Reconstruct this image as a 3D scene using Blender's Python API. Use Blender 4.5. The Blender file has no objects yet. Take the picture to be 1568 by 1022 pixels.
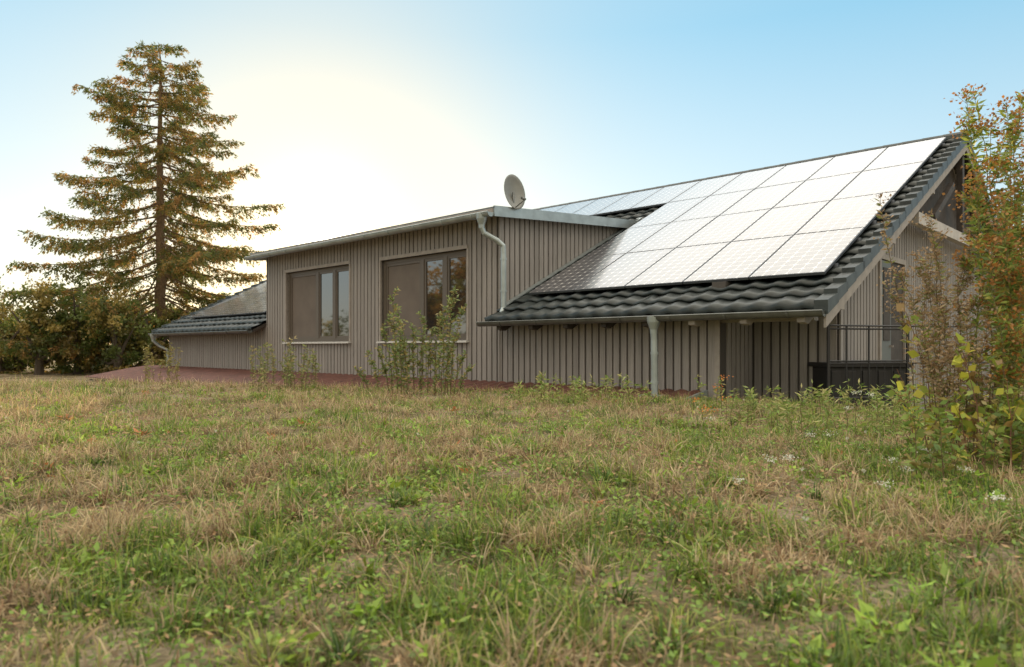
import bpy, math, numpy as np
from mathutils import Vector, Matrix
rng=np.random.default_rng(7)
EYE=0.7
sc=bpy.context.scene
sc.view_settings.view_transform='Standard'; sc.view_settings.look='None'; sc.view_settings.exposure=0

# ---------------------------------------------------------------- helpers
def new_mat(name):
    m=bpy.data.materials.new(name); m.use_nodes=True
    nt=m.node_tree; nt.nodes.clear()
    out=nt.nodes.new('ShaderNodeOutputMaterial')
    return m,nt,out
def pmat(name,col,rough=.6,metal=0,spec=.5,noise=None,bump=0,bscale=40,stretch=(1,1,1),coat=0):
    m,nt,out=new_mat(name); N=nt.nodes; L=nt.links
    b=N.new('ShaderNodeBsdfPrincipled'); L.new(b.outputs[0],out.inputs[0])
    b.inputs['Base Color'].default_value=(*col,1); b.inputs['Roughness'].default_value=rough
    b.inputs['Metallic'].default_value=metal; b.inputs['Specular IOR Level'].default_value=spec
    b.inputs['Coat Weight'].default_value=coat
    if noise or bump:
        tc=N.new('ShaderNodeTexCoord'); mp=N.new('ShaderNodeMapping'); mp.inputs['Scale'].default_value=stretch
        L.new(tc.outputs['Object'],mp.inputs[0])
        n=N.new('ShaderNodeTexNoise'); n.inputs['Scale'].default_value=bscale; n.inputs['Detail'].default_value=4
        L.new(mp.outputs[0],n.inputs[0])
        if noise:
            r=N.new('ShaderNodeValToRGB'); L.new(n.outputs[0],r.inputs[0])
            r.color_ramp.elements[0].position=.3; r.color_ramp.elements[1].position=.7
            r.color_ramp.elements[0].color=(*[c*(1-noise) for c in col],1)
            r.color_ramp.elements[1].color=(*[min(1,c*(1+noise)) for c in col],1)
            L.new(r.outputs[0],b.inputs['Base Color'])
        if bump:
            bp=N.new('ShaderNodeBump'); bp.inputs['Strength'].default_value=bump; bp.inputs['Distance'].default_value=.01
            L.new(n.outputs[0],bp.inputs['Height']); L.new(bp.outputs[0],b.inputs['Normal'])
    return m
def leafmat(name,trans=.4,rough=.5):
    m,nt,out=new_mat(name); N=nt.nodes; L=nt.links
    a=N.new('ShaderNodeAttribute'); a.attribute_name='col'
    d=N.new('ShaderNodeBsdfDiffuse'); t=N.new('ShaderNodeBsdfTranslucent'); g=N.new('ShaderNodeBsdfGlossy'); g.inputs['Roughness'].default_value=rough
    L.new(a.outputs['Color'],d.inputs[0]); L.new(a.outputs['Color'],t.inputs[0])
    g.inputs[0].default_value=(.8,.8,.8,1)
    m1=N.new('ShaderNodeMixShader'); m1.inputs[0].default_value=trans; L.new(d.outputs[0],m1.inputs[1]); L.new(t.outputs[0],m1.inputs[2])
    m2=N.new('ShaderNodeMixShader'); m2.inputs[0].default_value=.04; L.new(m1.outputs[0],m2.inputs[1]); L.new(g.outputs[0],m2.inputs[2])
    L.new(m2.outputs[0],out.inputs[0])
    return m
def empty(name,loc=(0,0,0),rotz=0):
    e=bpy.data.objects.new(name,None); sc.collection.objects.link(e); e.location=loc; e.rotation_euler=(0,0,rotz); return e

class MB:
    def __init__(s): s.v=[];s.f=[];s.m=[];s.uv={}
    def face(s,pts,m=0,uv=None):
        i=len(s.v); s.v+= [tuple(p) for p in pts]; s.f.append(tuple(range(i,i+len(pts)))); s.m.append(m)
        if uv: s.uv[len(s.f)-1]=uv
    def obox(s,o,a,b,c,m=0):
        o,a,b,c=map(Vector,(o,a,b,c)); i=len(s.v)
        for k in range(8):
            s.v.append(tuple(o+(a if k&1 else Vector())+(b if k&2 else Vector())+(c if k&4 else Vector())))
        for q in ((0,2,3,1),(4,5,7,6),(0,1,5,4),(2,6,7,3),(0,4,6,2),(1,3,7,5)):
            s.f.append(tuple(i+j for j in q)); s.m.append(m)
    def box(s,x0,x1,y0,y1,z0,z1,m=0):
        s.obox((x0,y0,z0),(x1-x0,0,0),(0,y1-y0,0),(0,0,z1-z0),m)
    def prism(s,poly,ext,m=0):
        n=len(poly); i=len(s.v); e=Vector(ext)
        s.v+=[tuple(p) for p in poly]+[tuple(Vector(p)+e) for p in poly]
        s.f.append(tuple(range(i,i+n))[::-1]); s.m.append(m)
        s.f.append(tuple(range(i+n,i+2*n))); s.m.append(m)
        for k in range(n):
            k2=(k+1)%n; s.f.append((i+k,i+k2,i+n+k2,i+n+k)); s.m.append(m)
    def tube(s,path,r,n=10,m=0,cap=True):
        path=[Vector(p) for p in path]
        if not hasattr(r,'__len__'): r=[r]*len(path)
        i=len(s.v); prev=None
        for k,p in enumerate(path):
            d=(path[min(k+1,len(path)-1)]-path[max(k-1,0)]).normalized()
            if prev is None:
                u=d.orthogonal().normalized()
            else:
                u=(prev-d*prev.dot(d)).normalized()
            prev=u; w=d.cross(u)
            for j in range(n):
                a=2*math.pi*j/n; s.v.append(tuple(p+(u*math.cos(a)+w*math.sin(a))*r[k]))
        for k in range(len(path)-1):
            for j in range(n):
                j2=(j+1)%n; s.f.append((i+k*n+j,i+k*n+j2,i+(k+1)*n+j2,i+(k+1)*n+j)); s.m.append(m)
        if cap:
            s.f.append(tuple(i+j for j in range(n))[::-1]); s.m.append(m)
            s.f.append(tuple(i+(len(path)-1)*n+j for j in range(n))); s.m.append(m)
    def obj(s,name,mats,parent=None,smooth=False,bevel=0):
        me=bpy.data.meshes.new(name); me.from_pydata(s.v,[],s.f); 
        for m in mats: me.materials.append(m)
        me.polygons.foreach_set('material_index',s.m)
        if s.uv:
            ul=me.uv_layers.new(name='UVMap')
            for fi,uv in s.uv.items():
                for k,li in enumerate(me.polygons[fi].loop_indices): ul.data[li].uv=uv[k]
        if smooth: me.polygons.foreach_set('use_smooth',[True]*len(s.f))
        me.update(); o=bpy.data.objects.new(name,me); sc.collection.objects.link(o)
        if parent: o.parent=parent
        if bevel:
            b=o.modifiers.new('b','BEVEL'); b.width=bevel; b.segments=2; b.limit_method='ANGLE'
        return o

def np_mesh(name,V,F,col,mats,parent=None,smooth=False,mi=None):
    me=bpy.data.meshes.new(name); n=len(V); m,k=F.shape
    me.vertices.add(n); me.vertices.foreach_set('co',np.ascontiguousarray(V,dtype=np.float32).ravel())
    me.loops.add(m*k); me.loops.foreach_set('vertex_index',np.ascontiguousarray(F,dtype=np.int32).ravel())
    me.polygons.add(m); me.polygons.foreach_set('loop_start',np.arange(0,m*k,k,dtype=np.int32))
    try: me.polygons.foreach_set('loop_total',np.full(m,k,dtype=np.int32))
    except Exception: pass
    for a in mats: me.materials.append(a)
    if smooth: me.polygons.foreach_set('use_smooth',np.ones(m,dtype=bool))
    me.update(calc_edges=True)
    if col is not None:
        at=me.attributes.new('col','FLOAT_COLOR','POINT'); c=np.ones((n,4),dtype=np.float32); c[:,:3]=col; at.data.foreach_set('color',c.ravel())
    o=bpy.data.objects.new(name,me); sc.collection.objects.link(o)
    if parent: o.parent=parent
    return o
def nrm(a): return a/np.maximum(np.linalg.norm(a,axis=-1,keepdims=True),1e-9)
def rdir(n):
    return nrm(rng.normal(size=(n,3)))
class Cards:
    def __init__(s): s.V=[];s.C=[]
    def add(s,P,D,L,W,C,S=None,fold=.12):
        P=np.asarray(P,float); n=len(P); D=nrm(np.asarray(D,float))
        L=np.broadcast_to(np.asarray(L,float),(n,))[:,None]; W=np.broadcast_to(np.asarray(W,float),(n,))[:,None]
        if S is None: S=rdir(n)
        S=nrm(np.cross(D,S)); Nn=np.cross(D,S)
        v=np.stack([P,P+D*L*.45+S*W/2+Nn*W*fold,P+D*L,P+D*L*.45-S*W/2+Nn*W*fold],1)
        s.V.append(v.reshape(-1,3)); s.C.append(np.repeat(np.broadcast_to(C,(n,3)),4,axis=0))
    def obj(s,name,mat,parent=None):
        V=np.concatenate(s.V);C=np.concatenate(s.C); return np_mesh(name,V,np.arange(len(V)).reshape(-1,4),C,[mat],parent)
def vnoise(x,y,seed=0):
    r=np.random.default_rng(seed).random((256,256)); xi=np.floor(x).astype(int); yi=np.floor(y).astype(int)
    fx=x-xi; fy=y-yi; fx=fx*fx*(3-2*fx); fy=fy*fy*(3-2*fy)
    a=r[xi%256,yi%256];b=r[(xi+1)%256,yi%256];c=r[xi%256,(yi+1)%256];d=r[(xi+1)%256,(yi+1)%256]
    return (a*(1-fx)+b*fx)*(1-fy)+(c*(1-fx)+d*fx)*fy
def fbm(x,y,seed=0): return (vnoise(x,y,seed)+.5*vnoise(x*2.1,y*2.1,seed+1)+.25*vnoise(x*4.3,y*4.3,seed+2))/1.75

def crest(x): return 11-.3*x-.12*np.maximum(x,0)**2
def gz(x,y):
    x=np.asarray(x,float);y=np.asarray(y,float)
    near=np.exp(-((x/30)**2+(y/30)**2))
    h=(fbm(x*.5+40,y*.5+40,3)-.5)*.10*near+(fbm(x*2.2+40,y*2.2+40,9)-.5)*.07*near
    f=np.clip(y-np.maximum(crest(np.clip(x,-25,8)),5),0,None)
    h-= .5*(1-np.exp(-(f/3.2)**1.6))
    return h

# ---------------------------------------------------------------- camera, light
cam=bpy.data.cameras.new('camera'); co=bpy.data.objects.new('camera',cam); sc.collection.objects.link(co)
co.location=(0,0,EYE); co.rotation_euler=(math.pi/2,0,0); cam.lens=25.03; cam.sensor_width=36; cam.shift_y=.0134
cam.clip_end=3000; cam.clip_start=.05
cam.dof.use_dof=True; cam.dof.focus_distance=7; cam.dof.aperture_fstop=3.2
sc.camera=co
AZ=math.radians(-14.9); EL=math.radians(9.1)
sd=Vector((math.sin(AZ)*math.cos(EL),math.cos(AZ)*math.cos(EL),math.sin(EL)))
sl=bpy.data.lights.new('sun','SUN'); sl.energy=5; sl.angle=math.radians(.5); sl.color=(1,.72,.40)
so=bpy.data.objects.new('sun',sl); sc.collection.objects.link(so); so.rotation_euler=(-sd).to_track_quat('-Z','Y').to_euler()
w=bpy.data.worlds.new('World'); sc.world=w; w.use_nodes=True; nt=w.node_tree; N=nt.nodes; L=nt.links
bg=N['Background']; wo=N['World Output']
sky=N.new('ShaderNodeTexSky'); sky.sky_type='NISHITA'; sky.sun_disc=False; sky.sun_elevation=EL; sky.sun_rotation=AZ
sky.air_density=1.0; sky.dust_density=.3; sky.ozone_density=1.5; sky.altitude=100
L.new(sky.outputs[0],bg.inputs[0]); bg.inputs[1].default_value=.05
tc=N.new('ShaderNodeTexCoord'); nn=N.new('ShaderNodeVectorMath'); nn.operation='NORMALIZE'; L.new(tc.outputs['Generated'],nn.inputs[0])
dt=N.new('ShaderNodeVectorMath'); dt.operation='DOT_PRODUCT'; L.new(nn.outputs[0],dt.inputs[0]); dt.inputs[1].default_value=sd
mx=N.new('ShaderNodeMath'); mx.operation='MAXIMUM'; mx.inputs[1].default_value=0; L.new(dt.outputs['Value'],mx.inputs[0])
last=bg
def addsh(b2):
    global last
    ad=N.new('ShaderNodeAddShader'); L.new(last.outputs[0],ad.inputs[0]); L.new(b2.outputs[0],ad.inputs[1]); last=ad
for ex,st,cl in ((25000,160,(1,.93,.78,1)),(2500,8,(1,.88,.64,1)),(350,1.0,(1,.80,.46,1)),(50,.22,(1,.64,.24,1)),(6,.16,(1,.76,.42,1))):
    pw=N.new('ShaderNodeMath'); pw.operation='POWER'; pw.inputs[1].default_value=ex; L.new(mx.outputs[0],pw.inputs[0])
    ml=N.new('ShaderNodeMath'); ml.operation='MULTIPLY'; ml.inputs[1].default_value=st; L.new(pw.outputs[0],ml.inputs[0])
    b2=N.new('ShaderNodeBackground'); b2.inputs[0].default_value=cl; L.new(ml.outputs[0],b2.inputs[1]); addsh(b2)
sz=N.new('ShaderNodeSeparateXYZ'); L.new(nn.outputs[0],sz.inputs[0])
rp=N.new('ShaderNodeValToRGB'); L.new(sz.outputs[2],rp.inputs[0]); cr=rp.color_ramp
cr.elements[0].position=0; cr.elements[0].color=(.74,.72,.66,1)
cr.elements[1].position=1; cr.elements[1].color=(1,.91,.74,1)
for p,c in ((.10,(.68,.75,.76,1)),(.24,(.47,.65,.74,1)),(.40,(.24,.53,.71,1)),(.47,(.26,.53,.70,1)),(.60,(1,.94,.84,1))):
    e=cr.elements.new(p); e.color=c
rs=N.new('ShaderNodeMapRange'); rs.inputs[1].default_value=.46; rs.inputs[2].default_value=.62; rs.inputs[3].default_value=1; rs.inputs[4].default_value=2.25; L.new(sz.outputs[2],rs.inputs[0])  # extra brightness added near the zenith, out of view, to lift ambient light
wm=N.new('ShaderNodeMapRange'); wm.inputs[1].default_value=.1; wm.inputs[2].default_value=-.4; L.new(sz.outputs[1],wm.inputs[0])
mixw=N.new('ShaderNodeMix'); mixw.data_type='RGBA'; L.new(wm.outputs[0],mixw.inputs[0]); L.new(rp.outputs[0],mixw.inputs[6]); mixw.inputs[7].default_value=(.78,.66,.50,1)  # warm fill tint added to the unseen sky behind the camera
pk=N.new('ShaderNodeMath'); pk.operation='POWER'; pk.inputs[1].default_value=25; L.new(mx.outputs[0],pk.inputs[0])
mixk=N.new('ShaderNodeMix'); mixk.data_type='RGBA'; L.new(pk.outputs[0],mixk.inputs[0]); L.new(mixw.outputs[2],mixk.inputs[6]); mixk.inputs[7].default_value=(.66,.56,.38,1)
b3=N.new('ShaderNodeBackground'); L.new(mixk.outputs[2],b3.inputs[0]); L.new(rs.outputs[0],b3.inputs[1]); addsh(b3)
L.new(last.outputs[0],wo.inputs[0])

# ---------------------------------------------------------------- materials
def siding_mat(name,c):
    m,nt,out=new_mat(name); N=nt.nodes; L=nt.links
    b=N.new('ShaderNodeBsdfPrincipled'); L.new(b.outputs[0],out.inputs[0]); b.inputs['Roughness'].default_value=.7
    tc=N.new('ShaderNodeTexCoord'); mp=N.new('ShaderNodeMapping'); mp.inputs['Scale'].default_value=(7.7,7.7,.25); L.new(tc.outputs['Object'],mp.inputs[0])
    n=N.new('ShaderNodeTexNoise'); n.inputs['Scale'].default_value=1.0; n.inputs['Detail'].default_value=2; L.new(mp.outputs[0],n.inputs[0])
    n2=N.new('ShaderNodeTexNoise'); n2.inputs['Scale'].default_value=14; n2.inputs['Detail'].default_value=4; L.new(mp.outputs[0],n2.inputs[0])
    a=N.new('ShaderNodeMath'); a.operation='ADD'; L.new(n.outputs[0],a.inputs[0]); L.new(n2.outputs[0],a.inputs[1])
    r=N.new('ShaderNodeValToRGB'); r.color_ramp.elements[0].position=.35; r.color_ramp.elements[1].position=.65
    h=N.new('ShaderNodeMath'); h.operation='MULTIPLY'; h.inputs[1].default_value=.5; L.new(a.outputs[0],h.inputs[0]); L.new(h.outputs[0],r.inputs[0])
    r.color_ramp.elements[0].color=(*[x*.76 for x in c],1); r.color_ramp.elements[1].color=(*[x*1.2 for x in c],1)
    L.new(r.outputs[0],b.inputs['Base Color'])
    bp=N.new('ShaderNodeBump'); bp.inputs['Strength'].default_value=.3; bp.inputs['Distance'].default_value=.004; L.new(n2.outputs[0],bp.inputs['Height']); L.new(bp.outputs[0],b.inputs['Normal'])
    return m
M_side=siding_mat('siding_paint',(.30,.28,.262)); M_back=pmat('siding_gap',(.085,.077,.07),.8)
M_tile=pmat('anthracite_tile',(.032,.042,.042),.45,noise=.35,bump=.2,bscale=9)
M_zinc=pmat('zinc',(.40,.46,.47),.42,metal=.6,noise=.15,bscale=5)
M_gut=pmat('gutter_metal',(.16,.17,.165),.4,metal=.6,noise=.2,bscale=6)
M_white=pmat('sill_white',(.62,.62,.60),.5)
M_trim=pmat('trim_wood',(.34,.31,.28),.65,noise=.15,bscale=6,stretch=(1,1,1))
M_dark=pmat('dark_wood',(.055,.045,.038),.7,noise=.3,bscale=8)
M_frame=pmat('window_frame',(.13,.11,.09),.5)
M_blind=pmat('blind',(.16,.135,.115),.8,noise=.1,bscale=3)
M_glass=pmat('window_glass',(.03,.027,.024),.03,spec=1.0)
M_glass.node_tree.nodes['Principled BSDF'].inputs['IOR'].default_value=1.9
M_red=pmat('red_roof',(.12,.048,.036),.65,noise=.4,bscale=5,bump=.2)
M_black=pmat('black_metal',(.02,.02,.022),.5)
M_beam=pmat('painted_beam',(.5,.47,.43),.6,noise=.15,bscale=6)
M_door=pmat('door_grey',(.13,.15,.15),.6)
m,nt,out=new_mat('solar_cells'); N=nt.nodes; L=nt.links
b=N.new('ShaderNodeBsdfPrincipled'); L.new(b.outputs[0],out.inputs[0])
uv=N.new('ShaderNodeUVMap'); uv.uv_map='UVMap'
mp=N.new('ShaderNodeMapping'); mp.inputs['Scale'].default_value=(6,10,1); L.new(uv.outputs[0],mp.inputs[0])
fr=N.new('ShaderNodeVectorMath'); fr.operation='FRACTION'; L.new(mp.outputs[0],fr.inputs[0])
sb=N.new('ShaderNodeVectorMath'); sb.operation='SUBTRACT'; sb.inputs[1].default_value=(.5,.5,0); L.new(fr.outputs[0],sb.inputs[0])
ab=N.new('ShaderNodeVectorMath'); ab.operation='ABSOLUTE'; L.new(sb.outputs[0],ab.inputs[0])
sx=N.new('ShaderNodeSeparateXYZ'); L.new(ab.outputs[0],sx.inputs[0])
ad=N.new('ShaderNodeMath'); ad.operation='ADD'; L.new(sx.outputs[0],ad.inputs[0]); L.new(sx.outputs[1],ad.inputs[1])
g1=N.new('ShaderNodeMath'); g1.operation='GREATER_THAN'; g1.inputs[1].default_value=.84; L.new(ad.outputs[0],g1.inputs[0])
mm=N.new('ShaderNodeMath'); mm.operation='MAXIMUM'; L.new(sx.outputs[0],mm.inputs[0]); L.new(sx.outputs[1],mm.inputs[1])
g2=N.new('ShaderNodeMath'); g2.operation='GREATER_THAN'; g2.inputs[1].default_value=.485; L.new(mm.outputs[0],g2.inputs[0])
g3=N.new('ShaderNodeMath'); g3.operation='MAXIMUM'; L.new(g1.outputs[0],g3.inputs[0]); L.new(g2.outputs[0],g3.inputs[1])
mc=N.new('ShaderNodeMix'); mc.data_type='RGBA'; L.new(g3.outputs[0],mc.inputs[0])
mc.inputs[6].default_value=(.045,.05,.065,1); mc.inputs[7].default_value=(.9,.9,.9,1)
L.new(mc.outputs[2],b.inputs['Base Color']); b.inputs['Roughness'].default_value=.28; b.inputs['IOR'].default_value=1.8
b.inputs['Coat Weight'].default_value=1; b.inputs['Coat Roughness'].default_value=.10; b.inputs['Coat IOR'].default_value=1.6
M_solar=m
M_alu=pmat('aluminium_frame',(.20,.22,.25),.4,metal=.8)

# ---------------------------------------------------------------- HOUSE  (local x=-s, y=t, z rel. eye)
C=(3.62,8.2,EYE)
house=empty('wooden_house',C,math.atan2(-.693,.721))
K=.4935; Z0=.467; RT=6.95; RS=20.9
sl_=math.sqrt(1+K*K); NY=-K/sl_; NZ=1/sl_
def roofz(t): return Z0+K*t
S0,S1=5.7,14.1; TW=.4
def dz(t): return 2.27+.068*(t-.05)
def tile_slope(smin,smax,tmin,tmax,back=False):
    cw=.30; cc=.335/sl_; 
    ns=int(round((smax-smin)/cw)); cols=[]
    prof=[(0,.0),(.12,.008),(.25,.022),(.38,.026),(.5,.022),(.62,.008),(.75,0),(.88,-.003)]
    for i in range(ns):
        for a,h in prof: cols.append((smin+(i+a)*(smax-smin)/ns,h))
    cols.append((smax,0)); nc=len(cols)
    nr=max(1,int(round((tmax-tmin)/cc))); rows=[]
    for k in range(nr):
        ta=tmin+k*(tmax-tmin)/nr; tb=tmin+(k+1)*(tmax-tmin)/nr
        rows.append((ta-.012,-.012 if k else -.03)); rows.append((ta-.012,.048)); rows.append((tb,.004))
    S=np.array([c[0] for c in cols]);H=np.array([c[1] for c in cols])
    T=np.array([r[0] for r in rows]);O=np.array([r[1] for r in rows])
    SS,TT=np.meshgrid(S,T); HH=H[None,:]+O[:,None]
    jit=np.repeat(rng.normal(0,.004,(HH.shape[0]//3+1,ns)),8,axis=1); jit=np.concatenate([jit,jit[:,-1:]],1); jit=np.repeat(jit,3,axis=0)[:HH.shape[0]]
    HH=HH+rng.normal(0,.0015,HH.shape)+jit
    X=-SS; Y=TT+NY*HH; Z=roofz(TT)+NZ*HH
    if back: Y=2*RT-Y
    V=np.stack([X,Y,Z],-1).reshape(-1,3); R=len(T); idx=np.arange(R*nc).reshape(R,nc)
    F=np.stack([idx[:-1,:-1],idx[:-1,1:],idx[1:,1:],idx[1:,:-1]],-1).reshape(-1,4)
    return V,F
Vs=[];Fs=[];off=0
for a in ((0.12,S0-.05,0,4.5),(S1+.05,RS-.1,0,4.5),(0.12,RS-.1,4.5,RT)):
    V,F=tile_slope(*a); Vs.append(V);Fs.append(F+off);off+=len(V)
V,F=tile_slope(0.12,RS-.1,0,RT,True); Vs.append(V);Fs.append(F+off)
np_mesh('roof_tiles',np.concatenate(Vs),np.concatenate(Fs),None,[M_tile],house)
mb=MB(); cc=.335/sl_; nk=int(RT/cc)
for end in (0,RS):
    for back in (0,1):
        for k in range(nk+1):
            t=k*cc; f=(lambda y:2*RT-y) if back else (lambda y:y)
            x0=-(end+.02) if end else .03; x1=-(end-.12) if end else -.13
            y0=t-.03;y1=t+cc+.02
            if y1>RT: y1=RT
            p=[(x0,f(y0),roofz(y0)-.07),(x0,f(y1),roofz(y1)-.09),(x0,f(y1),roofz(y1)+.03),(x0,f(y0),roofz(y0)+.095)]
            mb.prism(p,(x1-x0,0,0))
for i in range(int(RS/.35)):
    mb.tube([(-i*.35,RT,roofz(RT)+.01),(-(i+1)*.35-.03,RT,roofz(RT)+.03)],[.11,.095],10)
mb.obj('verge_and_ridge_tiles',[M_tile],house)
mb=MB()
def deck(s0,s1,t0,t1,m,dz0=-.10,dz1=-.035,back=False):
    f=(lambda y:2*RT-y) if back else (lambda y:y)
    p=[(-s0,f(t0),roofz(t0)+dz0),(-s0,f(t1),roofz(t1)+dz0),(-s0,f(t1),roofz(t1)+dz1),(-s0,f(t0),roofz(t0)+dz1)]
    mb.prism(p,(-(s1-s0),0,0),m)
deck(.06,S0-.02,.03,4.5,0); deck(S1+.02,RS-.06,.03,4.5,0); deck(.06,RS-.06,4.5,RT,0); deck(.06,RS-.06,.03,RT,0,back=True)
for s in (0.0,RS-.03):
    for back in (False,True): deck(s,s+.03,.0,RT,1,-.24,-.05,back)
for t in (.55,2.6,4.7,6.8):
    for s0 in (-.02,RS-.5):
        mb.box(-s0-.6,-s0-.031,t-.07,t+.07,roofz(t)-.28,roofz(t)-.1,1)
for s in np.arange(.25,S0,.72): 
    p=[(-s,.0,roofz(0)-.105),(-s,1.5,roofz(1.5)-.105),(-s,1.5,roofz(1.5)-.24),(-s,.12,roofz(0)-.19),(-s,.0,roofz(0)-.17)]
    mb.prism(p,(-.09,0,0),0 if s>1.7 else 2)
mb.box(-1.62,-.3,.42,.56,.33,.46,1)
mb.obj('roof_deck_and_bargeboards',[M_dark,M_trim,M_trim],house)

wb=MB(); PITCH=.13; BW=.098; BD=.024
ZB=-2.6
wins=[(6.52,9.17,.13,1.80),(10.33,13.1,.13,1.83)]
def top_front(s): return dz(TW) if S0<=s<=S1 else roofz(TW)-.10
def intervals(s,z0,z1):
    for (a,b_,c,d) in wins:
        if a-.05<s<b_+.05: return [(z0,c),(d,z1)]
    return [(z0,z1)]
def fpan(s0,s1,z0,z1): wb.box(-s1,-s0,TW,TW+.2,z0,z1,1)
fpan(1.56,S0,ZB,roofz(TW)-.10); fpan(S1,RS-.35,ZB,roofz(TW)-.10)
edges=[S0,6.52,9.17,10.33,13.1,S1]
for i in range(5):
    a,b_=edges[i],edges[i+1]
    if i in(1,3):
        q=wins[0] if i==1 else wins[1]; fpan(a,b_,ZB,q[2]); fpan(a,b_,q[3],dz(TW))
    else: fpan(a,b_,ZB,dz(TW))
s=1.60
while s<RS-.38:
    for z0,z1 in intervals(s+BW/2,ZB,top_front(s+BW/2)-.005):
        j=rng.normal(0,.0015); wb.box(-s-BW+j,-s+j,TW-BD+rng.normal(0,.001),TW-.001,z0,z1,0)
    s+=PITCH
wb.box(-1.56-.2,-1.56,TW+.2,1.4,ZB,.9,1)
t=.62
while t<1.36: wb.box(-1.559,-1.56+BD,t,t+BW,ZB,roofz(t)-.12,0); t+=PITCH
wb.box(-1.56,-.35,1.4,1.55,ZB,roofz(1.4)-.12,1)
s=.37
while s<1.5: wb.box(-s-BW,-s,1.4-BD,1.399,ZB,roofz(1.4)-.13,0); s+=PITCH
wb.box(-1.56-.03,-1.52,TW-.045,TW-.0285,ZB,.5,2)
for sg,sgn in ((.35,1),(RS-.35,-1)):
    tt0=1.4 if sgn==1 else TW
    x0=-sg; th=-.15*sgn
    pts=[(x0,tt0,ZB),(x0,2*RT-TW,ZB),(x0,2*RT-TW,roofz(TW)-.11),(x0,RT,roofz(RT)-.11),(x0,tt0,roofz(tt0)-.11)]
    wb.prism(pts,(th,0,0),1)
    t=tt0+.01
    while t<2*RT-TW-.1:
        tm=t+BW/2; zt=roofz(min(tm,2*RT-tm))-.13
        if sgn==1 and 3.0<tm<4.25: zb=1.4
        else: zb=ZB
        if zb<zt: wb.box(x0+.001*sgn if sgn>0 else x0-BD,x0+BD if sgn>0 else x0-.001,t,t+BW,zb,zt,0)
        t+=PITCH
for sg,sgn in ((S0,1),(S1,-1)):
    x0=-sg
    p=[(x0,TW+.2,roofz(TW+.2)-.1),(x0,4.6,roofz(4.6)-.1),(x0,4.6,dz(4.6)),(x0,TW+.2,dz(TW+.2))]
    wb.prism(p,(-.12*sgn,0,0),1)
    t=TW-.02
    while t<4.5:
        z0=roofz(t)+.0; z1=dz(t+.05)-.004
        if z1>z0+.03: wb.box(min(x0,x0+BD*sgn)+.0005,max(x0,x0+BD*sgn),t,t+BW,z0 if t>TW else ZB,z1,0)
        t+=PITCH
wb.box(-S0-.0,-S0+.03,TW-.035,TW-.022,ZB,dz(TW)-.01,0)
wb.obj('walls_vertical_siding',[M_side,M_back,M_trim],house)

mb=MB()
def dslab(s0,s1,t0,t1,a,b_,m): 
    p=[(-s0,t0,dz(t0)+a),(-s0,t1,dz(t1)+a),(-s0,t1,dz(t1)+b_),(-s0,t0,dz(t0)+b_)]
    mb.prism(p,(-(s1-s0),0,0),m)
dslab(S0-.18,S1+.22,.08,4.75,.0,.09,0)
dslab(S0-.21,S1+.25,.05,4.8,.092,.115,2)
dslab(S0-.215,S0-.181,.06,4.72,-.05,.13,1)
dslab(S1+.225,S1+.25,.06,4.72,-.05,.13,1)
mb.box(-(S1+.22),-(S0-.18),.045,.078,dz(.05)-.03,dz(.05)+.09,0)
mb.obox((-S0+.03,TW,roofz(TW)+.045),(.12,0,0),(0,4.2,4.2*K),(0,0,.02),1)
mb.obj('dormer_roof',[M_trim,M_zinc,M_gut],house)
mb=MB()
def gutter(s0,s1,t,z,r=.07,m=0):
    n=10; pts=[]
    for j in range(n+1):
        a=math.pi+math.pi*j/n; pts.append((t+r*math.cos(a),z+r*math.sin(a)))
    inner=[(t+(p[0]-t)*.93,z+(p[1]-z)*.93) for p in pts]
    ring=pts+inner[::-1]
    mb.prism([(-s0,p[0],p[1]) for p in ring],(-(s1-s0),0,0),m)
    mb.tube([(-s0,t-r,z),(-s1,t-r,z)],.012,6,m)
    for s in (s0+.005,s1-.005): mb.prism([(-s,p[0],p[1]) for p in pts],(-.006,0,0),m)
    for s in np.arange(s0+.4,s1,.8): mb.prism([(-s,p[0]*1.0-(.008 if p[0]<t else -.008),p[1]-.006) for p in pts],(-.03,0,0),m)
gutter(.0,S0+.05,-.05,.42); gutter(S1+.05,RS+.05,-.05,.42); gutter(S0-.2,S1+.25,-.02,2.28,.075,1)
def pipe(pts,r=.048,m=1):
    mb.tube(pts,r,12,m)
def hopper(s,t,z,m=1):
    mb.tube([(-s,t,z+.02),(-s,t,z-.06),(-s,t,z-.16),(-s,t,z-.22)],[.10,.09,.055,.05],12,m)
hopper(2.28,-.05,.40)
pipe([(-2.28,-.05,.2),(-2.28,-.04,.1),(-2.28,-.03,-.5),(-2.28,-.03,-.68)])
for z in (-.1,-.5): mb.tube([(-2.28,-.03,z),(-2.28,-.03,z+.035)],.058,12,1)
hopper(S0+.02,-.02,2.25)
pipe([(-5.72,-.02,2.05),(-5.70,.02,1.95),(-5.58,.22,1.83),(-5.52,.30,1.74),(-5.52,.31,1.6),(-5.52,.31,.66)])
for z in (1.5,.95): mb.tube([(-5.52,.31,z),(-5.52,.31,z+.035)],.058,12,1)
pipe([(-5.52,.31,.66),(-5.50,.25,.57)],.052)
hopper(RS-.2,-.05,.40)
pipe([(-RS+.2,-.05,.2),(-RS+.25,.1,.05),(-RS+.4,.3,-.08),(-RS+.4,.32,-.2),(-RS+.4,.32,-.78),(-RS+.25,.2,-.86)])
mb.obj('gutters_and_downpipes',[M_gut,M_zinc],house,smooth=False)
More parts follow.
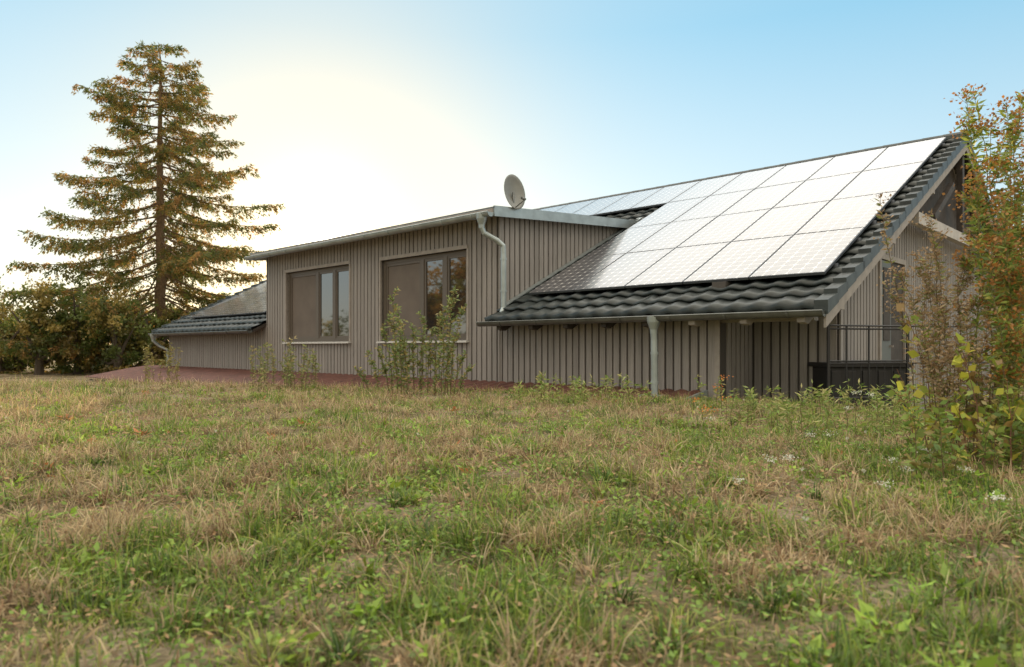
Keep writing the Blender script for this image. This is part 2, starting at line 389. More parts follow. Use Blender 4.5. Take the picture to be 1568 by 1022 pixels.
for wi,(a,b_,c,d) in enumerate(wins):
    mb=MB(); y0=TW+.05; f=.075
    mb.box(-b_,-a,y0,y0+.07,c,c+f,0); mb.box(-b_,-a,y0,y0+.07,d-f,d,0)
    xs=[a,a+(b_-a)*.26,a+(b_-a)*.52,b_]
    for i,x in enumerate(xs):
        wd=f if i in(0,3) else .1
        xa=x if i==0 else (x-wd if i==3 else x-wd/2)
        mb.box(-xa-wd,-xa,y0-.004,y0+.066,c+f,d-f,0)
    for i in range(3):
        p=xs[i]+(f if i==0 else .05); q=xs[i+1]-(f if i==2 else .05)
        mb.box(-q,-p,y0+.01,y0+.05,c+f,c+f+.05,0); mb.box(-q,-p,y0+.01,y0+.05,d-f-.05,d-f,0)
        mb.box(-p-.05,-p,y0+.012,y0+.05,c+f+.05,d-f-.05,0); mb.box(-q,-q+.05,y0+.012,y0+.05,c+f+.05,d-f-.05,0)
        mb.box(-q+.05,-p-.05,y0+.03,y0+.036,c+f+.05,d-f-.05,1 if i<2 else 2)
    mb.box(-b_-.03,-a+.03,TW-.045,y0-.001,d-.0,d+.07,3)
    mb.box(-b_-.05,-b_,TW-.04,y0+.07,c,d,3); mb.box(-a,-a+.05,TW-.04,y0+.07,c,d,3)
    mb.obox((-b_-.06,TW-.10,c-.045),(b_-a+.12,0,0),(0,.18,.02),(0,0,.03),4)
    mb.obj('window' ,[M_frame,M_glass,M_blind,M_trim,M_white],house)
mb=MB(); x=-.35
mb.box(x+.0,x+.05,2.95,3.03,-1,1.4,0); mb.box(x,x+.05,4.2,4.28,-1,1.4,0); mb.box(x,x+.05,3.03,4.2,1.32,1.4,0)
mb.box(x+.001,x+.02,3.03,4.2,-1,1.32,1)
mb.box(x+.021,x+.04,3.05,3.5,-1,1.3,2); mb.box(x+.04,x+.09,3.42,3.45,.0,.03,0); mb.box(x+.0401,x+.05,3.12,3.43,.1,1.2,1)
mb.obj('gable_door',[M_trim,M_dark,M_door],house)
mb=MB()
mb.box(-.16,-.04,3.95,2*RT-3.95,1.93,2.11,0)
mb.box(-.15,-.05,RT-.07,RT+.07,2.112,3.55,1)
for sg in (1,-1):
    mb.obox((-.15,RT+sg*1.9,2.112),(.09,0,0),(0,-sg*1.3,.75),(0,sg*.06,.1),1)
mb.prism([(-.32,4.3,2.12),(-.32,2*RT-4.3,2.12),(-.32,RT,roofz(RT)-.25)],(.012,0,0),1)
mb.obj('gable_truss',[M_beam,M_dark],house)
mb=MB(); PW,PH=1.0,1.67
def panel(s,t0):
    n=Vector((0,NY,NZ)); up=Vector((0,1/sl_,K/sl_)); sx_=Vector((-1,0,0))
    o=Vector((-s,t0,roofz(t0)))+n*.10
    g=.009; a=o+sx_*g+up*g; W=PW-2*g; H=PH-2*g
    mb.obox(a,sx_*W,up*H,n*.035,1)
    f=.014; q=a+n*.037
    tl=rng.normal(0,.0012,2)
    c=[q+sx_*f+up*f,q+sx_*(W-f)+up*f+n*(tl[0]+.001),q+sx_*(W-f)+up*(H-f)+n*(.001+tl[0]+tl[1]),q+sx_*f+up*(H-f)+n*(tl[1]+.001)]
    mb.face([c[1],c[0],c[3],c[2]],0,[(1,0),(0,0),(0,1),(1,1)])
RW=PH/sl_
for r in range(4):
    n=5 if r<3 else 13
    for i in range(n): panel(.25+i*PW,.7+r*RW)
for r in range(3):
    for i in range(5): panel(14.75+i*PW,.7+r*RW)
for r in range(4):
    for rr in (.35,1.3):
        t=.7+r*RW+rr/sl_
        mb.box(-5.4 if r<3 else -13.4,-.22,t-.02,t+.02,roofz(t)+.05,roofz(t)+.105,1)
mb.obj('solar_panels',[M_solar,M_alu],house)
S=np.arange(1.75,22.2,.025); T=np.array([TW-.03,-.3,-1.0,-1.6]); 
prof=.035*np.abs(np.sin(S*math.pi/.22))**.7
Zt=np.array([-.62,-.71,-.84,-.95])
SS,TT=np.meshgrid(S,T); ZZ=Zt[:,None]+prof[None,:]
V=np.stack([-SS,TT,ZZ],-1).reshape(-1,3); idx=np.arange(V.shape[0]).reshape(SS.shape)
F=np.stack([idx[:-1,:-1],idx[:-1,1:],idx[1:,1:],idx[1:,:-1]],-1).reshape(-1,4)
np_mesh('lower_red_roof',V,F,None,[M_red],house)
mb=MB()
mb.prism([(-1.74,TW-.03,-.58),(-1.74,-1.6,-.90),(-1.74,-1.6,-1.04),(-1.74,TW-.03,-.72)],(.04,0,0),0)
mb.box(-22,-1.8,-1.5,-1.45,-2,-1.0,1)
mb.box(-2.45,-2.1,-.16,.1,-.68,-.65,0)
mb.obj('lower_roof_edge',[M_zinc,M_back],house)

dish=empty('satellite_dish')
mb=MB()
R=.29; nr=8; ns=28
base=Matrix.Rotation(house.rotation_euler.z,4,'Z'); base.translation=Vector(C)
pc=base@Vector((-5.52,.55,2.36)); top=pc+Vector((0,0,.34))
mb.tube([pc,top],.02,8,1)
nd=Vector((.70,-.68,.14)).normalized(); u=nd.cross(Vector((0,0,1))).normalized(); v=u.cross(nd)
cen=top-nd*.04+Vector((0,0,.0))
rings=[]
for side in (0,1):
    for i in range(nr+1):
        rr=R*i/nr; h=.28*rr*rr/R-(.008 if side else 0)
        ring=[]
        for j in range(ns):
            a=2*math.pi*j/ns; mb.v.append(tuple(cen+u*rr*math.cos(a)*.9+v*rr*math.sin(a)*1.08+nd*h)); ring.append(len(mb.v)-1)
        rings.append(ring)
def conn(A,B):
    for j in range(ns): mb.f.append((A[j],A[(j+1)%ns],B[(j+1)%ns],B[j])); mb.m.append(0)
for i in range(nr): conn(rings[i],rings[i+1]); conn(rings[nr+2+i],rings[nr+1+i])
conn(rings[nr],rings[2*nr+1])
lnb=cen+nd*.3-v*.2
mb.tube([cen-v*R,lnb],.01,6,1); mb.tube([lnb,lnb+(cen-lnb).normalized()*.09],.025,8,1)
o=mb.obj('dish_and_arm',[pmat('dish_grey',(.25,.26,.245),.5,noise=.1,bscale=6),M_gut],dish,smooth=True)

mb=MB()
ra=Vector((3.83,8.62,EYE)); rb=Vector((5.0,9.0,EYE)); rdv=(rb-ra)
for f in (0,1):
    p=ra+rdv*f; mb.obox(p+Vector((-.015,-.015,-1.25)),(.03,0,0),(0,.03,0),(0,0,1.53))
for z in (.265,.225,-.17,-.20,-.62): mb.tube([ra+Vector((0,0,z)),rb+Vector((0,0,z))],.011,6)
for f in (.22,.5): mb.tube([ra+rdv*f+Vector((0,0,-.9)),ra+rdv*f+Vector((0,0,.26))],.011,6)
for f in np.arange(.3,1,.1): mb.tube([ra+rdv*f+Vector((0,0,-.62)),ra+rdv*f+Vector((0,0,-.2))],.006,6)
rc=rb+Vector((1.6,.35,0))
for z in (.265,-.2): mb.tube([rb+Vector((0,0,z)),rc+Vector((0,0,z))],.011,6)
mb.obj('metal_railing',[M_black])
mb=MB(); mb.box(4.08,5.1,9.15,9.75,-.3,.44); mb.box(4.04,5.14,9.11,9.79,.44,.50)
for i in range(5): mb.box(4.1+i*.2,4.22+i*.2,9.13,9.149,-.2,.40)
mb.obj('storage_box',[M_black],bevel=.01)

# ---------------------------------------------------------------- GROUND
def axis(n,near,far): 
    u=np.linspace(-1,1,n); k=7.2; return far*np.sinh(k*u)/np.sinh(k)
ax=axis(420,0,1200)
X,Y=np.meshgrid(ax,ax+5); Z=gz(X,Y)
V=np.stack([X,Y,Z],-1).reshape(-1,3); idx=np.arange(len(V)).reshape(X.shape)
F=np.stack([idx[:-1,:-1],idx[:-1,1:],idx[1:,1:],idx[1:,:-1]],-1).reshape(-1,4)
m,nt,out=new_mat('ground_soil'); N=nt.nodes; L=nt.links
b=N.new('ShaderNodeBsdfPrincipled'); b.inputs['Roughness'].default_value=.95; b.inputs['Specular IOR Level'].default_value=.1; L.new(b.outputs[0],out.inputs[0])
tc=N.new('ShaderNodeTexCoord')
def noi(s,d=6):
    n=N.new('ShaderNodeTexNoise'); n.inputs['Scale'].default_value=s; n.inputs['Detail'].default_value=d; L.new(tc.outputs['Object'],n.inputs[0]); return n
n1=noi(1.2,3);n2=noi(45,5)
r1=N.new('ShaderNodeValToRGB'); L.new(n1.outputs[0],r1.inputs[0]); r1.color_ramp.elements[0].position=.4; r1.color_ramp.elements[1].position=.6
r1.color_ramp.elements[0].color=(.15,.125,.06,1); r1.color_ramp.elements[1].color=(.31,.25,.175,1)
r2=N.new('ShaderNodeValToRGB'); L.new(n2.outputs[0],r2.inputs[0]); r2.color_ramp.elements[0].position=.3; r2.color_ramp.elements[1].position=.7
r2.color_ramp.elements[0].color=(.45,.45,.45,1); r2.color_ramp.elements[1].color=(1.2,1.2,1.2,1)
mc=N.new('ShaderNodeMix'); mc.data_type='RGBA'; mc.blend_type='MULTIPLY'; mc.inputs[0].default_value=1; L.new(r1.outputs[0],mc.inputs[6]); L.new(r2.outputs[0],mc.inputs[7]); L.new(mc.outputs[2],b.inputs['Base Color'])
bp=N.new('ShaderNodeBump'); bp.inputs['Strength'].default_value=.8; bp.inputs['Distance'].default_value=.02; L.new(n2.outputs[0],bp.inputs['Height']); L.new(bp.outputs[0],b.inputs['Normal'])
np_mesh('ground',V,F,None,[m],smooth=True)

# ---------------------------------------------------------------- GRASS
M_grass=leafmat('grass_blades',.45)
DRY=np.array([[.66,.52,.29],[.74,.60,.37],[.52,.38,.20],[.56,.41,.24],[.36,.22,.11]])
GRN=np.array([[.21,.34,.045],[.32,.44,.06],[.16,.27,.045],[.42,.47,.09],[.11,.20,.04]])
def blades(P,az,tilt,Ln,Wd,bend,col,seg=3):
    n=len(P); D=np.stack([np.cos(az),np.sin(az),np.zeros(n)],1); S=np.stack([-np.sin(az),np.cos(az),np.zeros(n)],1)
    tw=rng.uniform(-1,1,n)[:,None]; rows=[]; pos=P.copy(); a=tilt.copy()
    for k in range(seg):
        wk=Wd*(1-(k/seg)**1.5)*.5
        Sd=nrm(S+tw*.6*np.stack([np.zeros(n),np.zeros(n),np.ones(n)],1))
        rows.append(pos-Sd*wk[:,None]); rows.append(pos+Sd*wk[:,None])
        pos=pos+(D*np.sin(a)[:,None]+np.array([0,0,1])*np.cos(a)[:,None])*(Ln/seg)[:,None]; a=a+bend/seg
    rows.append(pos); Vv=np.stack(rows,1); nv=2*seg+1
    q=[]
    for k in range(seg-1): q.append([2*k,2*k+1,2*k+3,2*k+2])
    q.append([2*seg-2,2*seg-1,2*seg,2*seg])
    cc=np.repeat(col[:,None,:],nv,1)*np.linspace(.5,1.2,nv)[None,:,None]  # shade between blades put into the colour: dark base, lighter tip
    return Vv.reshape(-1,3),cc.reshape(-1,3),q,nv
def to_tris(q,nv,n):
    tr=[]
    for a in q:
        tr.append(a[:3]); 
        if a[3]!=a[2]: tr.append([a[0],a[2],a[3]])
    tr=np.array(tr); return (tr[None]+ (np.arange(n)*nv)[:,None,None]).reshape(-1,3)
def sample(n,y0,y1,marg=1.5):
    y=rng.uniform(y0,y1,n*2); hw=.78*y+marg; keep=rng.random(n*2)<hw/(.78*y1+marg); y=y[keep][:n]; x=rng.uniform(-1,1,len(y))*(.78*y+marg); return x,y
GV=[];GC=[];GF=[];goff=0
def emit(P,az,ti,Ln,Wd,be,col,seg=3):
    global goff
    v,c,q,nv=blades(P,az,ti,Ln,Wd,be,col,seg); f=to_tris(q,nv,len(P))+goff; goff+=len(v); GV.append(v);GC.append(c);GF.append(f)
def pick(pal,n): return pal[rng.integers(0,len(pal),n)]*rng.uniform(.5,1.25,(n,1))
def greenness(x,y):
    g=fbm(x*1.0+90,y*1.0+90,21)*.3+fbm(x*4.4+90,y*4.4+90,31)*.7
    return np.clip((g-.5)*6.5+.56+.035*x-.03*(y-6),0.05,.95)
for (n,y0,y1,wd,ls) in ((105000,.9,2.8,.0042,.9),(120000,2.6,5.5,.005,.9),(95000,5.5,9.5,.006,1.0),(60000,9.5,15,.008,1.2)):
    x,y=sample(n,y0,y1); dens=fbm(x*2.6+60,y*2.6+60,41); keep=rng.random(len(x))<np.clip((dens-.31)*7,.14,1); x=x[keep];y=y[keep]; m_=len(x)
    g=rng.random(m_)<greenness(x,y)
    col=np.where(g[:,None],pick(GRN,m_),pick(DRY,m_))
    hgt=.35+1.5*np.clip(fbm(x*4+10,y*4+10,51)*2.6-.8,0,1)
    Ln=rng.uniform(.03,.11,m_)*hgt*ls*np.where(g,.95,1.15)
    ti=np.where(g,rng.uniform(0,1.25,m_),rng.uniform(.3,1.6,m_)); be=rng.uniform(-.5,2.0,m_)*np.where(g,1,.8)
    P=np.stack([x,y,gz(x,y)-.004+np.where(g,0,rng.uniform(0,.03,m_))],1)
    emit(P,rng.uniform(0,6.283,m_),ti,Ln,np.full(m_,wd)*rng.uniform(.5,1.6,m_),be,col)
def tufts(nt_,y0,y1,Lr,k,grn=None,wd=.004):
    x,y=sample(nt_,y0,y1); 
    for i in range(len(x)):
        kk=int(k*rng.uniform(.5,1.4)); r=rng.uniform(0,.06,kk); a=rng.uniform(0,6.283,kk); px=x[i]+r*np.cos(a);py=y[i]+r*np.sin(a)
        isg=(rng.random()<greenness(x[i],y[i])+.1) if grn is None else grn
        pal=GRN if isg else DRY; col=pick(pal[[rng.integers(0,5)]],kk); mixm=rng.random(kk)<.25; col[mixm]=pick(DRY,mixm.sum())
        Lm=rng.uniform(*Lr)
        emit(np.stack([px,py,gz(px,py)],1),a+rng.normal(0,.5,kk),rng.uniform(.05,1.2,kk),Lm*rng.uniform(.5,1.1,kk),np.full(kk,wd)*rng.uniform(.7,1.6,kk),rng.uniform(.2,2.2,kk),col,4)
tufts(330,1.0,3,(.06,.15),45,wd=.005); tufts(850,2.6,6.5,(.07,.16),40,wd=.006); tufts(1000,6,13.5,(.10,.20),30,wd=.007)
V=np.concatenate(GV);Cc=np.concatenate(GC);F=np.concatenate(GF)
np_mesh('grass',V,F,Cc,[M_grass])
M_leaf=leafmat('weed_leaves',.4,.4)
cd=Cards()
for n,y0,y1,sz_ in ((24000,.9,3,.018),(36000,2.8,6.5,.024),(24000,6,12,.028)):
    x,y=sample(n,y0,y1); k=rng.random(len(x))<np.clip(greenness(x+3,y-7)*1.1-.16,.05,1); x=x[k];y=y[k]; m_=len(x)
    P=np.stack([x,y,gz(x,y)+rng.uniform(.004,.065,m_)],1); a=rng.uniform(0,6.283,m_); el=rng.uniform(-.4,.6,m_)
    D=np.stack([np.cos(a)*np.cos(el),np.sin(a)*np.cos(el),np.sin(el)],1)
    c=np.array([.23,.37,.06])*rng.uniform(.45,1.4,(m_,1)); br=rng.random(m_)<.25; c[br]=np.array([.50,.33,.17])*rng.uniform(.5,1.25,(br.sum(),1))
    cd.add(P,D,sz_*rng.uniform(.7,1.7,m_),sz_*rng.uniform(.5,.9,m_),c,S=np.tile([0,0,1.],(m_,1))+rng.normal(0,.5,(m_,3)))
x1,y1=sample(1100,1.1,6.5); x2,y2=sample(1000,5,12.5); x=np.concatenate([x1,x2]);y=np.concatenate([y1,y2])
g=greenness(x,y); k=rng.random(len(x))<g*.9+.12; x=x[k];y=y[k]
for i in range(len(x)):
    kk=rng.integers(6,14); a=rng.uniform(0,6.283,kk); e=rng.uniform(.15,.9,kk)
    P=np.stack([x[i]+.03*np.cos(a)*rng.random(kk),y[i]+.03*np.sin(a)*rng.random(kk),gz(x[i],y[i])+rng.uniform(0,.05,kk)],1)
    D=np.stack([np.cos(a)*np.cos(e),np.sin(a)*np.cos(e),np.sin(e)],1)
    Lz=rng.uniform(.02,.065)*rng.uniform(.6,1.2,kk); c=np.array([.24,.38,.05])*rng.uniform(.6,1.4)+np.array([.05,.0,0])*rng.random()
    if rng.random()<.06: c=np.array([.5,.21,.08])
    cd.add(P,D,Lz,Lz*rng.uniform(.25,.55),c*rng.uniform(.8,1.2,(kk,1)),S=np.tile([0,0,1.],(kk,1))+rng.normal(0,.3,(kk,3)))
cd.obj('low_weeds',M_leaf)
cd=Cards(); x,y=sample(110,1.6,8)
for i in range(len(x)):
    if rng.random()>.25+.12*max(x[i],0): continue
    q=np.array([x[i],y[i],float(gz(x[i],y[i]))+rng.uniform(.05,.11)]); n=24; d=rdir(n); cd.add(q+d*.003,d,.010,.005,np.array([.78,.77,.66])*rng.uniform(.7,1.1,(n,1)))
cd.obj('clover_flowers',M_leaf)

# ---------------------------------------------------------------- plant builder
def plant(name,stems,leafL,leafW,cols,per=.03,stemcol=(.16,.12,.06),flower=None,fcol=None,side=0,sr=.004,sidelen=.35,fsize=.012,leaf_from=.1,droop=.0):
    e=empty(name); mb=MB(); cd=Cards()
    cols=np.array(cols)
    def leaves(path):
        path=np.array(path); seg=np.linalg.norm(np.diff(path,axis=0),axis=1); tot=seg.sum(); n=max(2,int(tot/per)); u=rng.uniform(leaf_from,1,n)*tot
        cum=np.concatenate([[0],np.cumsum(seg)]); P=np.stack([np.interp(u,cum,path[:,k]) for k in range(3)],1)
        a=rng.uniform(0,6.283,n); el=rng.uniform(-.5-droop,.9,n); D=np.stack([np.cos(a)*np.cos(el),np.sin(a)*np.cos(el),np.sin(el)],1)
        c=cols[rng.integers(0,len(cols),n)]*rng.uniform(.7,1.3,(n,1)); s_=rng.uniform(.6,1.2,n)
        cd.add(P,D,leafL*s_,leafW*s_,c)
    for (bp_,h,lean) in stems:
        bp_=np.array(bp_,float); lean=np.array(lean,float); K_=7; path=[]
        wob=rng.normal(0,.02*h,(K_,3)); 
        for k in range(K_):
            u=k/(K_-1); path.append(bp_+np.array([lean[0]*u*u,lean[1]*u*u,h*u])+wob[k]*u*.8)
        mb.tube(path,[sr*(1.15-.85*k/(K_-1)) for k in range(K_)],5); leaves(path)
        ends=[path[-1]]
        for _ in range(side):
            u=rng.uniform(.35,.95); i=min(int(u*(K_-1)),K_-2); p=path[i]+(path[i+1]-path[i])*(u*(K_-1)-i)
            a=rng.uniform(0,6.283); l=sidelen*h*rng.uniform(.3,1)*(1.1-u*.6); d=np.array([math.cos(a)*.55,math.sin(a)*.55,.8])
            sp=[p,p+d*l*.5,p+d*l+np.array([0,0,.1*l])]; mb.tube(sp,[sr*.5,sr*.4,sr*.2],4); leaves(sp); ends.append(sp[-1])
        if flower:
            for q in ends:
                n=flower; off=rng.normal(0,1,(n,3))*np.array([fsize*3,fsize*3,fsize*1.4]); 
                cd.add(q+off,rdir(n),fsize*1.6,fsize*1.3,np.array(fcol)*rng.uniform(.6,1.35,(n,1)))
                for j in range(0,min(n,10),2): mb.tube([q-np.array([0,0,fsize*4]),q+off[j]],sr*.2,3)
    mb.obj('stems',[pmat(name+'_stem',stemcol,.8)],e); cd.obj('leaves',M_leaf,e); return e
def G(x,y): return (x,y,float(gz(x,y))-.02)
def px(xp,Y): return (xp-784)/1090*Y
st=[]
for xp,top in ((540,560),(560,540),(588,500),(598,450),(606,470),(618,500),(632,495),(648,480),(660,505),(674,485),(688,460),(700,440),(706,470),(714,540),(600,530),(675,540),(620,560),(580,530),(725,560),(695,520),(645,530),(612,520)):
    Y=10.4+rng.uniform(-.4,.5); bx=px(640+(xp-640)*.75,Y); b0=G(bx,Y); h=EYE+(532-top)/1090*Y-b0[2]; st.append((b0,h,(px(xp,Y)-bx,rng.uniform(-.2,.2),0)))
plant('green_shrub',st,.068,.027,[(.21,.28,.09),(.28,.33,.12),(.16,.22,.07),(.40,.32,.12)],per=.011,side=7,sr=.008,sidelen=.28)
st=[]
for i in range(26):
    xp=rng.uniform(380,495); Y=rng.uniform(11,12.5); b0=G(px(xp,Y),Y); st.append((b0,rng.uniform(.4,.85),(rng.uniform(-.1,.1),0,0)))
plant('wild_bush',st,.06,.025,[(.22,.27,.09),(.28,.31,.11),(.40,.33,.16)],per=.016,side=4,sr=.005)
st=[]
for i in range(14):
    xp=rng.uniform(222,275); Y=rng.uniform(13,14.5); b0=G(px(xp,Y),Y); st.append((b0,rng.uniform(.4,.8),(rng.uniform(-.1,.1),0,0)))
plant('wild_bush',st,.06,.025,[(.25,.25,.08),(.34,.28,.1)],per=.025,side=3,sr=.005)
st=[]
for i in range(150):
    xp=rng.choice([rng.uniform(780,1000),rng.uniform(1060,1440),rng.uniform(1150,1440)])
    Y=6.4+rng.uniform(-.8,1.0) if xp>1100 else 8.8+rng.uniform(-.5,.8); b0=G(px(xp,Y),Y); st.append((b0,rng.uniform(.12,.40),(rng.uniform(-.06,.06),0,0)))
plant('meadow_weeds',st,.07,.016,[(.22,.33,.07),(.31,.38,.1),(.45,.42,.17)],per=.012,side=1,sr=.003)
st=[]
for xp,yp,Y in ((1205,700,4.2),(1212,712,4.1),(1270,665,5.2),(1310,600,6.2),(1335,605,6.0),(1298,625,6.0),(1368,712,4.0),(1475,722,3.6),(1410,690,4.3),(1240,665,5),(1180,720,3.9),(1390,735,3.7),(1445,700,4.2),(1090,640,6.3),(1130,765,3.4),(1355,750,3.3),(1530,800,2.9)):
    bx=px(xp,Y); b0=G(bx,Y); h=max(.09,EYE-(yp-532)/1090*Y-b0[2]); st.append((b0,h,(0,0,0)))
plant('white_wildflowers',st,.035,.01,[(.18,.26,.07)],per=.02,flower=40,fcol=(.85,.85,.75),fsize=.0065,sr=.0022)
st=[]
for xp,yp,Y in ((1105,578,7.2),(1098,594,7.2),(1062,612,7.0),(1075,625,6.6),(1112,610,6.8),(1090,630,6.5)):
    bx=px(xp,Y); b0=G(bx,Y); h=max(.06,EYE-(yp-532)/1090*Y-b0[2]); st.append((b0,h,(0,0,0)))
plant('orange_wildflowers',st,.06,.02,[(.24,.32,.07),(.5,.42,.15)],per=.02,flower=16,fcol=(.85,.30,.07),fsize=.011,sr=.003)
st=[]
for xp,top,Y in ((1478,150,4.4),(1500,140,4.5),(1530,150,4.3),(1557,142,4.4),(1580,165,4.6),(1505,265,4.2),(1535,300,4.1),(1560,280,4.2),(1548,225,4.7),(1518,190,4.5),(1545,340,4.0),(1515,380,4.0),(1570,400,4.0),(1600,200,4.3),(1625,170,4.5)):
    bx=px(1530+(xp-1530)*.6,Y)+rng.uniform(-.08,.08); b0=G(bx,Y); h=EYE+(532-top)/1090*Y-b0[2]; st.append((b0,h,(px(xp,Y)-bx,0,0)))
plant('tall_tansy',st,.065,.015,[(.22,.32,.06),(.33,.40,.08),(.42,.40,.10),(.16,.24,.06)],per=.0075,side=10,sr=.005,sidelen=.12,stemcol=(.2,.18,.07),flower=30,fcol=(.40,.19,.05),fsize=.014,leaf_from=.05)
st=[]
for xp,top,Y in ((1400,380,4.8),(1385,410,4.8),(1425,330,4.7),(1345,300,4.9),(1440,360,4.6),(1450,420,4.4),(1470,400,4.5),(1495,450,4.2),(1410,470,4.5),(1430,500,4.4),(1460,520,4.3),(1550,500,4.1),(1420,400,4.6),(1478,340,4.6),(1520,470,4.1)):
    bx=px(1460+(xp-1460)*.5,Y); b0=G(bx,Y); h=EYE+(532-top)/1090*Y-b0[2]; st.append((b0,h,(px(xp,Y)-bx,0,0)))
plant('withered_goldenrod',st,.048,.014,[(.44,.29,.15),(.35,.23,.12),(.27,.30,.09),(.50,.38,.21)],per=.0085,side=8,sr=.004,sidelen=.15,flower=14,fcol=(.44,.31,.19),fsize=.012,leaf_from=.2)
st=[]
for i in range(26):
    xp=rng.uniform(1385,1590); Y=rng.uniform(3.9,4.9); bx=px(xp,Y); b0=G(bx,Y); h=rng.uniform(.3,1.0); st.append((b0,h,(rng.uniform(-.25,.25),0,0)))
plant('climbing_vine',st,.08,.06,[(.60,.60,.08),(.62,.56,.10),(.28,.37,.08),(.38,.45,.08),(.34,.22,.08)],per=.065,side=3,sr=.004,stemcol=(.2,.1,.06),droop=.4)
st=[]
for i in range(60):
    xp=rng.uniform(1390,1640); Y=rng.uniform(3.5,4.9); bx=px(xp,Y); b0=G(bx,Y); h=rng.uniform(.15,.5); st.append((b0,h,(rng.uniform(-.1,.1),0,0)))
plant('nettle_patch',st,.055,.025,[(.18,.28,.06),(.25,.34,.07),(.36,.30,.1)],per=.014,side=2,sr=.003)

# ---------------------------------------------------------------- SPRUCE
M_need=leafmat('needles',.6,.5)
def spruce(name,bx,by,bz,H,wscale,seed):
    global rng
    old=rng; rng=np.random.default_rng(seed)
    e=empty(name); mb=MB(); cd=Cards()
    mb.tube([(bx+rng.normal(0,.05),by+rng.normal(0,.05),bz+H*u) for u in np.linspace(0,1,14)],[.30*(1-u)**.85+.02 for u in np.linspace(0,1,14)],10)
    d=.2
    while d<H-.9:
        nb=rng.integers(5,8) if d>1.5 else 5; a0=rng.uniform(0,6.28)
        for j in range(nb):
            a=a0+2*math.pi*j/nb+rng.normal(0,.28); z=bz+H-d+rng.normal(0,.12)
            Lb=wscale*math.sqrt(d)*rng.uniform(.55,1.08)
            if rng.random()<.10: continue
            dr=np.array([math.cos(a),math.sin(a),0]); n=9; path=[]
            slope=(.14-.04*d if d<9 else -.22)+rng.normal(0,.05)
            for k in range(n):
                u=k/(n-1); path.append(np.array([bx,by,z])+dr*Lb*u+np.array([0,0,Lb*(slope*u-.07*math.sin(u*math.pi)*min(1,d/5)+.04*u**3)])+rng.normal(0,.02,3)*u)
            mb.tube(path,[.05*(1-.8*k/(n-1))*min(1,.4+d/6) for k in range(n)],5)
            path=np.array(path)
            nt_=int(Lb*8.5)+4; side=np.array([-dr[1],dr[0],0])
            for q in range(nt_):
                u=.14+.86*((q+rng.random())/nt_)**.75; i=min(int(u*(n-1)),n-2); p=path[i]+(path[i+1]-path[i])*(u*(n-1)-i)
                sg=1 if q%2 else -1; tl=(.24+.75*Lb*.23*(1.05-u)+.1)*rng.uniform(.5,1.15)
                dd=nrm(side*sg*rng.uniform(.4,1)+dr*rng.uniform(.3,.9)+np.array([0,0,-rng.uniform(.0,.85)]))
                mm_=int(10+tl*26); uu=rng.random(mm_); pp=p+dd*(uu*tl)[:,None]+np.array([0,0,-.24])*(uu*uu*tl)[:,None]+rng.normal(0,.045,(mm_,3))
                D=dd+rng.normal(0,.6,(mm_,3))+np.array([0,0,-.2])
                base=np.array([.15,.18,.045]) if rng.random()<.58 else np.array([.30,.22,.06])
                if rng.random()<.13: base=np.array([.46,.27,.09])
                cd.add(pp,D,rng.uniform(.11,.23,mm_),rng.uniform(.04,.075,mm_),base*rng.uniform(.6,1.4,(mm_,1)))
        d+=rng.uniform(.47,.70)
    mb.obj('trunk_and_limbs',[pmat(name+'_bark',(.22,.15,.09),.9,noise=.3,bscale=12)],e)
    cd.obj('needles',M_need,e); rng=old; return e
spruce('spruce_tree',px(246,35),35,-.6,16.2,2.0,5)

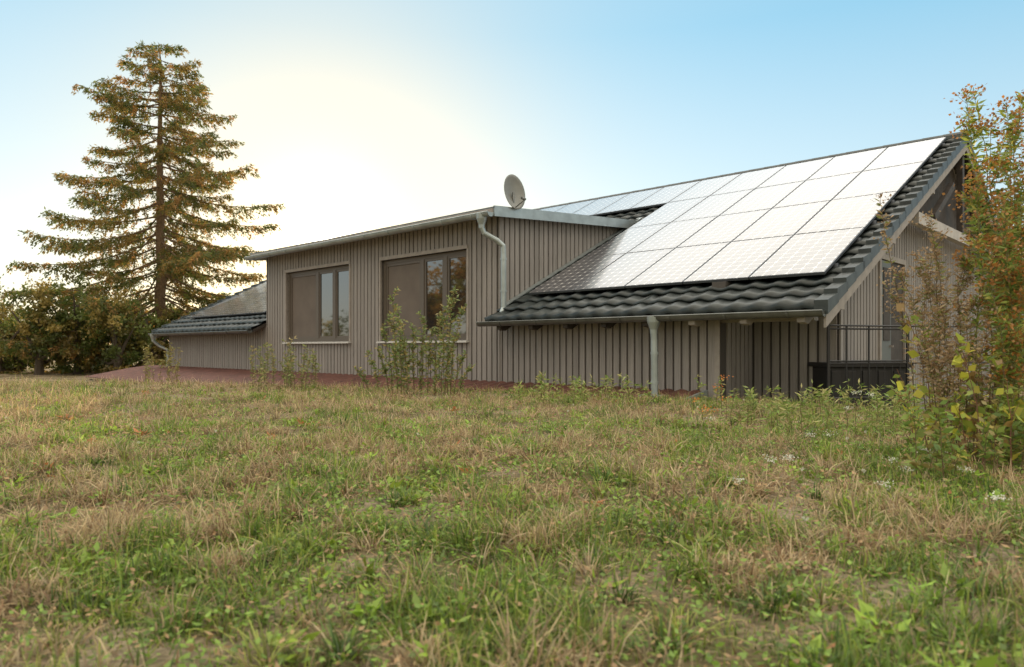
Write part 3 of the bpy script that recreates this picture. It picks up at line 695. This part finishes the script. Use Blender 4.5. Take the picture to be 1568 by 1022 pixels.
def leafmass(cd,cx,cy,cz,rx,ry,rz,n,cols,ls=.22):
    nc=max(8,n//110); dirs=rdir(nc); rad=rng.uniform(.45,1.0,nc)[:,None]; cc=dirs*rad*np.array([rx,ry,rz])+np.array([cx,cy,cz])
    per=n//nc; P=np.repeat(cc,per,0)+rng.normal(0,1,(nc*per,3))*np.array([rx,ry,rz])*.13
    base=np.array(cols)[rng.integers(0,len(cols),nc)]*rng.uniform(.55,1.3,(nc,1)); col=np.repeat(base,per,0)*rng.uniform(.7,1.3,(nc*per,1))
    ok=P[:,2]>-.6; P=P[ok];col=col[ok]
    cd.add(P,rdir(len(P)),rng.uniform(.6,1.2,len(P))*ls,rng.uniform(.6,1.1,len(P))*ls*.6,col)
M_tl=leafmat('tree_leaves',.5,.5)
def tree(name,x,y,H,R,n,cols,ls=.22,lobes=6):
    e=empty(name); mb=MB(); cd=Cards(); z0=float(gz(x,y))-.1
    mb.tube([(x,y,z0),(x+.05,y,z0+H*.35),(x-.05,y,z0+H*.75)],[R*.09,R*.06,R*.02],8)
    for i in range(lobes):
        a=rng.uniform(0,6.28); rr=R*rng.uniform(.25,.6); zz=z0+H*rng.uniform(.2,.82); q=(x+rr*math.cos(a),y+rr*math.sin(a),zz)
        mb.tube([(x,y,z0+H*.2),((x+q[0])/2,(y+q[1])/2,z0+(zz-z0)*.7),q],[R*.045,R*.03,R*.01],5)
        s_=R*rng.uniform(.4,.62); leafmass(cd,q[0],q[1],q[2],s_,s_,s_*.8,n//lobes,cols,ls)
    mb.obj('trunk_and_limbs',[pmat(name+'_bark',(.10,.08,.06),.9)],e); cd.obj('crown',M_tl,e)
GC2=[(.11,.15,.03),(.14,.18,.04),(.21,.19,.05),(.32,.25,.07)]
for xp,Y,H,R in ((-90,33,4.5,3),(0,33,4.0,2.6),(60,31,3.8,2.3),(120,32,4.4,2.4),(180,31,3.6,2.2),(225,33,3.8,2.2),(150,36,5.,3),(-30,38,5,3.5),(290,38,4.2,2.6),(350,40,4.6,2.6),(30,35,3.,2.4),(95,34,2.6,2.2)):
    tree('hedge_tree',px(xp,Y),Y,H,R,4600,GC2,.18,8)
for x,y,H,R in ((16,22,6,3.2),(21,30,7,4),(13,30,5,3)):
    tree('garden_tree',x,y,H,R,4000,GC2,.25)
cd=Cards()
for i in range(120):
    a=rng.uniform(0,6.283); r=rng.uniform(110,170); 
    x_=r*math.sin(a); y_=r*math.cos(a)
    leafmass(cd,x_,y_,2,7,7,rng.uniform(3,6),260,GC2,1.0)
cd.obj('distant_trees',M_tl)
# orchard to the left of the lawn (reflected in the window glass)
for x,y,H,R in ((-24,9,5.5,3.2),(-27,15,6.5,3.6),(-30,3,6,3.5),(-25,-4,5,3)):
    tree('garden_tree',x,y,H,R,4200,[(.40,.24,.05),(.26,.24,.05),(.50,.28,.06)],.3,8)
print('done',len(V))
